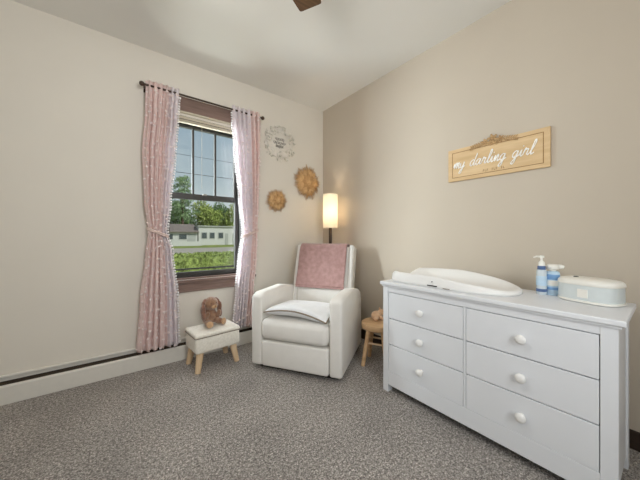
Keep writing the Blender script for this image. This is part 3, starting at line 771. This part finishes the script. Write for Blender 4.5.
for row, (x0, x1, zz) in enumerate(((-.055, .06, .04), (-.075, .08, -.002), (-.045, .05, -.04))):
    n = 26; pts = [Vector((x0+(x1-x0)*k/n+.007*cos(k*2.1), -.012, zz+.013*sin(k*1.55+row)*(1.5 if k % 7 == 0 else 1))) for k in range(n+1)]
    tube(bm, catmull(pts, 3), .0038, 5)
obj('lettering', bm, 'script_grey', RT, smooth=True)

def sunburst(name, label, c, R, seed):
    root = thing(name, label, 'wall decoration', c, 0, 'woven straw wall flowers')
    rnd = random.Random(seed)
    for lay, (n, r1, off, mt) in enumerate(((11, 1., -.012, 'raffia_dark'), (11, .86, -.024, 'raffia'), (8, .55, -.036, 'raffia_dark'))):
        bm = bmesh.new()
        for k in range(n):
            a = 2*pi*(k+.5*lay)/n+rnd.uniform(-.05, .05); rr = R*r1*rnd.uniform(.93, 1.03)
            for q in range(-5, 6):     # every petal is a fan of raffia strands
                aa = a+q*(pi/n)*.21+rnd.uniform(-.015, .015); ln = rr*(1-.009*q*q)*rnd.uniform(.86, 1.06)
                pts = [Vector((t*ln*cos(aa), off-.016*sin(pi*t**.8)+.006*t-.003*(5-abs(q))/5, t*ln*sin(aa))) for t in (.08, .3, .55, .8, 1.)]
                w0 = R*(.017 if lay else .015)
                tube(bm, pts, [w0*.6, w0*1.0, w0*1.25, w0*1.0, w0*.35], 5)
        obj('petals', bm, mt, root, smooth=True)
    bm = bmesh.new(); ball(bm, (0, -.046, 0), R*.13, 2, (1, .5, 1))
    for k in range(6):
        a = k*pi/3; tube(bm, [(R*.11*cos(a)+R*.06*cos(t), -.054, R*.11*sin(a)+R*.06*sin(t)) for t in [2*pi*i/10 for i in range(10)]], .003, 4, closed=True)
    obj('center_knot', bm, 'raffia', root, smooth=True)
    bm = bmesh.new(); lathe(bm, [(R*.3, 0), (R*.3, .008)], n=20); bmesh.ops.rotate(bm, verts=bm.verts, matrix=Matrix.Rotation(pi/2, 3, 'X'))
    bmesh.ops.translate(bm, verts=bm.verts, vec=(0, -.001, 0)); obj('backing', bm, 'raffia_dark', root)
sunburst('straw_wall_flower', 'larger tan straw flower on the wall, close to the corner above the lamp', (-.255, 0, 1.755), .215, 3)
sunburst('straw_wall_flower', 'smaller tan straw flower on the wall, next to the right curtain', (-.672, 0, 1.503), .142, 8)

# ------------------------------------------------------------------ ceiling fan
FN = thing('ceiling_fan', 'brown wooden bladed ceiling fan with added fill-light bowl, blade tip showing at top', 'ceiling fan', (-1.815, -1.750, H))
bm = bmesh.new(); lathe(bm, [(.065, -.001), (.065, -.02), (.04, -.05), (.02, -.055)], n=28); obj('canopy', bm, 'fan_metal', FN, autosmooth=40)
bm = bmesh.new(); tube(bm, [(0,0,-.05), (0,0,-.20)], .012, 12); obj('downrod', bm, 'fan_metal', FN)
bm = bmesh.new(); lathe(bm, [(.03, -.19), (.09, -.20), (.11, -.22), (.11, -.285), (.085, -.305), (.05, -.31)], n=32); obj('motor_housing', bm, 'fan_metal', FN, autosmooth=40)
bm = bmesh.new(); lathe(bm, [(.10, -.308), (.13, -.33), (.12, -.375), (.08, -.405), (.02, -.415)], n=32); obj('fill_light_bowl', bm, 'bowl', FN, smooth=True)  # unseen glowing bowl, added under the fan to light the room
a0 = math.atan2(.45, .89)
for k in range(5):
    a = a0+k*2*pi/5
    mtx = Matrix.Rotation(a, 4, 'Z') @ Matrix.Translation((0, 0, -.275)) @ Matrix.Rotation(radians(0), 4, 'X')
    bm = bmesh.new(); L = .652
    prof = [(.17, -.055), (.30, -.064), (L-.012, -.070), (L-.003, -.067), (L, -.058), (L, .058), (L-.003, .067), (L-.012, .070), (.30, .064), (.17, .055)]
    ring_strip(bm, [[mtx @ Vector((x, y, z)) for x, y in prof] for z in (-.004, .004)])
    bl_ = obj('blade', bm, 'fan_wood', FN)
    bm = bmesh.new(); box(bm, .09, .22, -.02, .02, .004, .012, .002, 2, mtx); obj('blade_bracket', bm, 'fan_metal', bl_)

# ------------------------------------------------------------------ outdoors
GZ = -.6
struct('ground', B(-40, 70, .8, 110, GZ-.2, GZ), 'grass')
struct('road', B(-40, 70, 24, 38, GZ, GZ+.02), 'road')
def leafy(bm, blobs, n, size, rnd):
    for _ in range(n):
        c, rad = rnd.choice(blobs)
        d = Vector((rnd.gauss(0,1), rnd.gauss(0,1), rnd.gauss(0,1))).normalized()*(rnd.random()**.4)
        p = Vector(c)+Vector((d.x*rad[0], d.y*rad[1], d.z*rad[2]))
        e = Euler((rnd.uniform(0, 6), rnd.uniform(0, 6), rnd.uniform(0, 6))).to_matrix(); s = size*rnd.uniform(.6, 1.3)
        bm.faces.new([bm.verts.new(p+e @ Vector(q)*s) for q in ((-1,0,0), (-.1,-.45,.1), (1,0,0), (-.1,.45,.1))])
def raw(name, bm, mat, parent=None):
    me = bpy.data.meshes.new(name); bm.to_mesh(me); bm.free(); me.materials.append(M[mat]); return link_obj(name, me, parent)
rnd = random.Random(21)
HG = thing('hedge', 'trimmed green hedge just outside the window', 'hedge', (0, 5.6, GZ))
bm = bmesh.new(); box(bm, -6, 7, -.45, .45, 0, 1.12, .08, 2); obj('hedge_core', bm, 'hedge', HG)
bm = bmesh.new()
for _ in range(9000):
    side = rnd.random(); x = rnd.uniform(-3, 5)
    p = Vector((x, -.46+rnd.uniform(-.05, .03), rnd.uniform(.1, 1.17))) if side < .45 else Vector((x, rnd.uniform(-.45, .45), 1.14+rnd.uniform(-.04, .06)))
    e = Euler((rnd.uniform(0,6), rnd.uniform(0,6), rnd.uniform(0,6))).to_matrix(); s = rnd.uniform(.03, .06)
    bm.faces.new([bm.verts.new(p+e @ Vector(q)*s) for q in ((-1,0,0), (-.1,-.5,.1), (1,0,0), (-.1,.5,.1))])
lf = raw('hedge_leaves', bm, 'hedge', HG); lf['kind'] = 'stuff'
# left house
H1 = thing('house', 'low white house with grey shingle roof across the road, left in the window', 'house', (6.2, 50, GZ))
obj('wall', B(-5, 4.0, 0, 7, 0, 2.55), 'siding', H1)
bm = bmesh.new(); ring_strip(bm, [[Vector((x, y, z)) for y, z in ((-.5, 2.45), (3.5, 3.95), (7.5, 2.45), (7.5, 2.35), (-.5, 2.35))] for x in (-5.3, 4.2)]); obj('roof', bm, 'roof', H1)
for x in (-3.6, -.6, 1.6):
    f_ = obj('window_frame', B(x-.7, x+.7, -.06, .0, 1.05, 2.1), 'siding', H1); obj('pane', B(x-.6, x+.6, -.08, -.06, 1.15, 2.0), 'house_glass', f_)
obj('garage_door', B(2.3, 3.7, -.05, 0, .05, 2.1), 'siding_grey', H1)
FC = tag(obj('garden_wall', B(1, 10.5, 47.9, 48.05, GZ, GZ+.75), 'siding'), 'low white garden wall in front of the far house', 'wall')
H2 = thing('flat_roof_building', 'long pale flat-roofed building across the road, right in the window', 'building', (16, 50, GZ))
obj('wall', B(-5.6, 6, 0, 6, 0, 3.45), 'siding', H2)
obj('roof', B(-5.8, 6.2, -.25, 6.2, 3.45, 3.62), 'siding_grey', H2)
for x in (-4.6, -3.2, -1.6):
    f_ = obj('window_frame', B(x-.5, x+.5, -.06, 0, 1.2, 2.4), 'siding_grey', H2); obj('pane', B(x-.4, x+.4, -.08, -.06, 1.3, 2.3), 'house_glass', f_)
obj('door', B(.6, 1.6, -.05, 0, .05, 2.2), 'siding_grey', H2)
obj('door', B(-.8, -.2, -.05, 0, .05, 2.2), 'siding_grey', H2)
tr = [(9.2, 58, 14.2, 3.0, 'tree_pale', 'tall feathery pale green tree rising above the others behind the far house', True),
      (4.0, 66, 9.6, 4.0, 'tree_mid', 'dark green tree behind the left end of the far house', False),
      (10.8, 66, 9.2, 3.6, 'tree_mid', 'mid green bushy tree behind the gap between the two buildings', False),
      (14.0, 59, 9.0, 3.2, 'tree_yellow', 'yellow-green tree behind the left part of the flat-roofed building', False),
      (18.6, 66, 9.6, 3.6, 'tree_mid', 'green tree behind the middle of the flat-roofed building', False),
      (20.4, 59, 10.4, 2.8, 'tree_yellow', 'taller yellow-green tree behind the right end of the flat-roofed building', False),
      (26.4, 64, 9.8, 3.6, 'tree_mid', 'green tree at the far right behind the right curtain edge', False)]
for x, y, hh, R, mt, lb, feather in tr:
    t = thing('tree', lb, 'tree', (x, y, GZ), 0, 'trees behind the far buildings')
    bm = bmesh.new(); tube(bm, [(0,0,0), (.1,0,hh*.4), (0,.1,hh*.8)], [.3, .22, .08], 8); obj('trunk', bm, 'trunk', t)
    bm = bmesh.new()
    if feather:
        bl2 = []
        for k in range(22):
            a = 2.4*k; l = R*(1.15-.035*k)
            for q in range(5):
                f_ = (q+1)/5; bl2.append(((l*f_*cos(a), l*f_*sin(a), hh*(.34+.029*k)+.7*f_-f_*f_*1.1), (.75, .75, .55)))
        bl2.append(((0,0,hh*.3), (R*.8, R*.8, 2.0)))
        leafy(bm, bl2, 2600, .22, rnd)
    else:
        bl2 = [((rnd.uniform(-1,1)*R*.6, rnd.uniform(-1,1)*R*.5, hh*rnd.uniform(.22, .84)), (R*rnd.uniform(.42, .68),)*3) for _ in range(15)]
        leafy(bm, bl2, 5600, .30, rnd)
    raw('foliage', bm, mt, t)
for i, (z, lb) in enumerate(((6.35, 'lower overhead wire crossing the sky beyond the window'), (7.85, 'higher overhead wire crossing the sky beyond the window'))):
    bm = bmesh.new(); tube(bm, [(x, 22, z+.0025*(x-5)**2*.1) for x in range(-20, 41, 4)], .022 if i == 0 else .014, 5)
    tag(obj('power_line', bm, 'black'), lb, 'wire', 'overhead wires')

# ------------------------------------------------------------------ world and lights
wd = bpy.data.worlds.new('sky'); scene.world = wd; wd.use_nodes = True
nt = wd.node_tree; nt.nodes.clear()
out = nt.nodes.new('ShaderNodeOutputWorld'); bg = nt.nodes.new('ShaderNodeBackground')
tc = nt.nodes.new('ShaderNodeTexCoord'); sp = nt.nodes.new('ShaderNodeSeparateXYZ'); nt.links.new(tc.outputs['Generated'], sp.inputs[0])
rp = nt.nodes.new('ShaderNodeValToRGB'); e = rp.color_ramp.elements
e[0].position = 0.; e[0].color = rgb(214,220,218); e[1].position = .5; e[1].color = rgb(128,154,176)
e2 = e.new(.18); e2.color = rgb(176,190,196)
nt.links.new(sp.outputs['Z'], rp.inputs[0])
nz = nt.nodes.new('ShaderNodeTexNoise'); nz.inputs['Scale'].default_value = 3.2; nz.inputs['Detail'].default_value = 5
nt.links.new(tc.outputs['Generated'], nz.inputs['Vector'])
cr = nt.nodes.new('ShaderNodeValToRGB'); cr.color_ramp.elements[0].position = .48; cr.color_ramp.elements[1].position = .75
cr.color_ramp.elements[1].color = (.6,.6,.6,1)
nt.links.new(nz.outputs['Fac'], cr.inputs[0])
mx = nt.nodes.new('ShaderNodeMixRGB'); mx.inputs[2].default_value = rgb(226,228,228)
nt.links.new(cr.outputs[0], mx.inputs[0]); nt.links.new(rp.outputs[0], mx.inputs[1]); nt.links.new(mx.outputs[0], bg.inputs[0])
bg.inputs[1].default_value = .72
nt.links.new(bg.outputs[0], out.inputs[0])

def light(name, typ, loc, energy, col=(1,1,1), aim=None, **kw):
    l = bpy.data.lights.new(name, typ); l.energy = energy; l.color = col
    for k, v in kw.items(): setattr(l, k, v)
    o = bpy.data.objects.new(name, l); COL.objects.link(o); o.location = loc
    if aim is not None: o.rotation_euler = Vector(aim).to_track_quat('-Z', 'Y').to_euler()
    return o
light('sun', 'SUN', (0,0,10), 2.2, (1,.96,.9), (-.45, .62, -.75), angle=.02)
light('fan_fill_lamp', 'POINT', (-1.815, -1.75, 2.22), 17, (1,1,1), shadow_soft_size=.12)  # added lamp under the fan for general room fill
light('lamp_bulb', 'POINT', (-.14, -.316, 1.38), 4.4, (1,.91,.79), shadow_soft_size=.03)
light('left_fill_light', 'AREA', (XL+.03, -2.5, 1.45), 3, (.97,.985,1), (1, .12, -.03), shape='RECTANGLE', size=1.3, size_y=1.3, spread=radians(125))  # weak fill added at the unseen left window
light('rear_fill_light', 'AREA', ((RX0+RX1)/2, YR+.03, 1.5), 19, (.93,.97,1), (-.1, 1, 0), shape='RECTANGLE', size=.9, size_y=1.2)  # fill added at the unseen rear window, brightens the window wall
light('window_daylight', 'AREA', (-1.43, .55, 2.75), 35, (.93,.97,1), (.22, -.8, -.85), shape='RECTANGLE', size=1.2, size_y=.8)

light('window_side_daylight', 'AREA', (-2.65, .95, 1.6), 175, (.90,.96,1), (2.6, -2.4, -.05), shape='RECTANGLE', size=.9, size_y=1.2)
light('ground_bounce_daylight', 'AREA', (-1.43, .75, -.1), 30, (.97,1,.94), (0, -.75, 1), shape='RECTANGLE', size=1.4, size_y=.7)
scene.cycles.use_denoising = True
scene.cycles.max_bounces = 10; scene.cycles.diffuse_bounces = 6; scene.cycles.transparent_max_bounces = 12
scene.cycles.sample_clamp_indirect = 6
vs_ = scene.view_settings
scene.display_settings.display_device = 'sRGB'
vs_.view_transform = 'Standard'; vs_.look = 'None'; vs_.exposure = 0.5; vs_.gamma = 1; vs_.use_curve_mapping = False
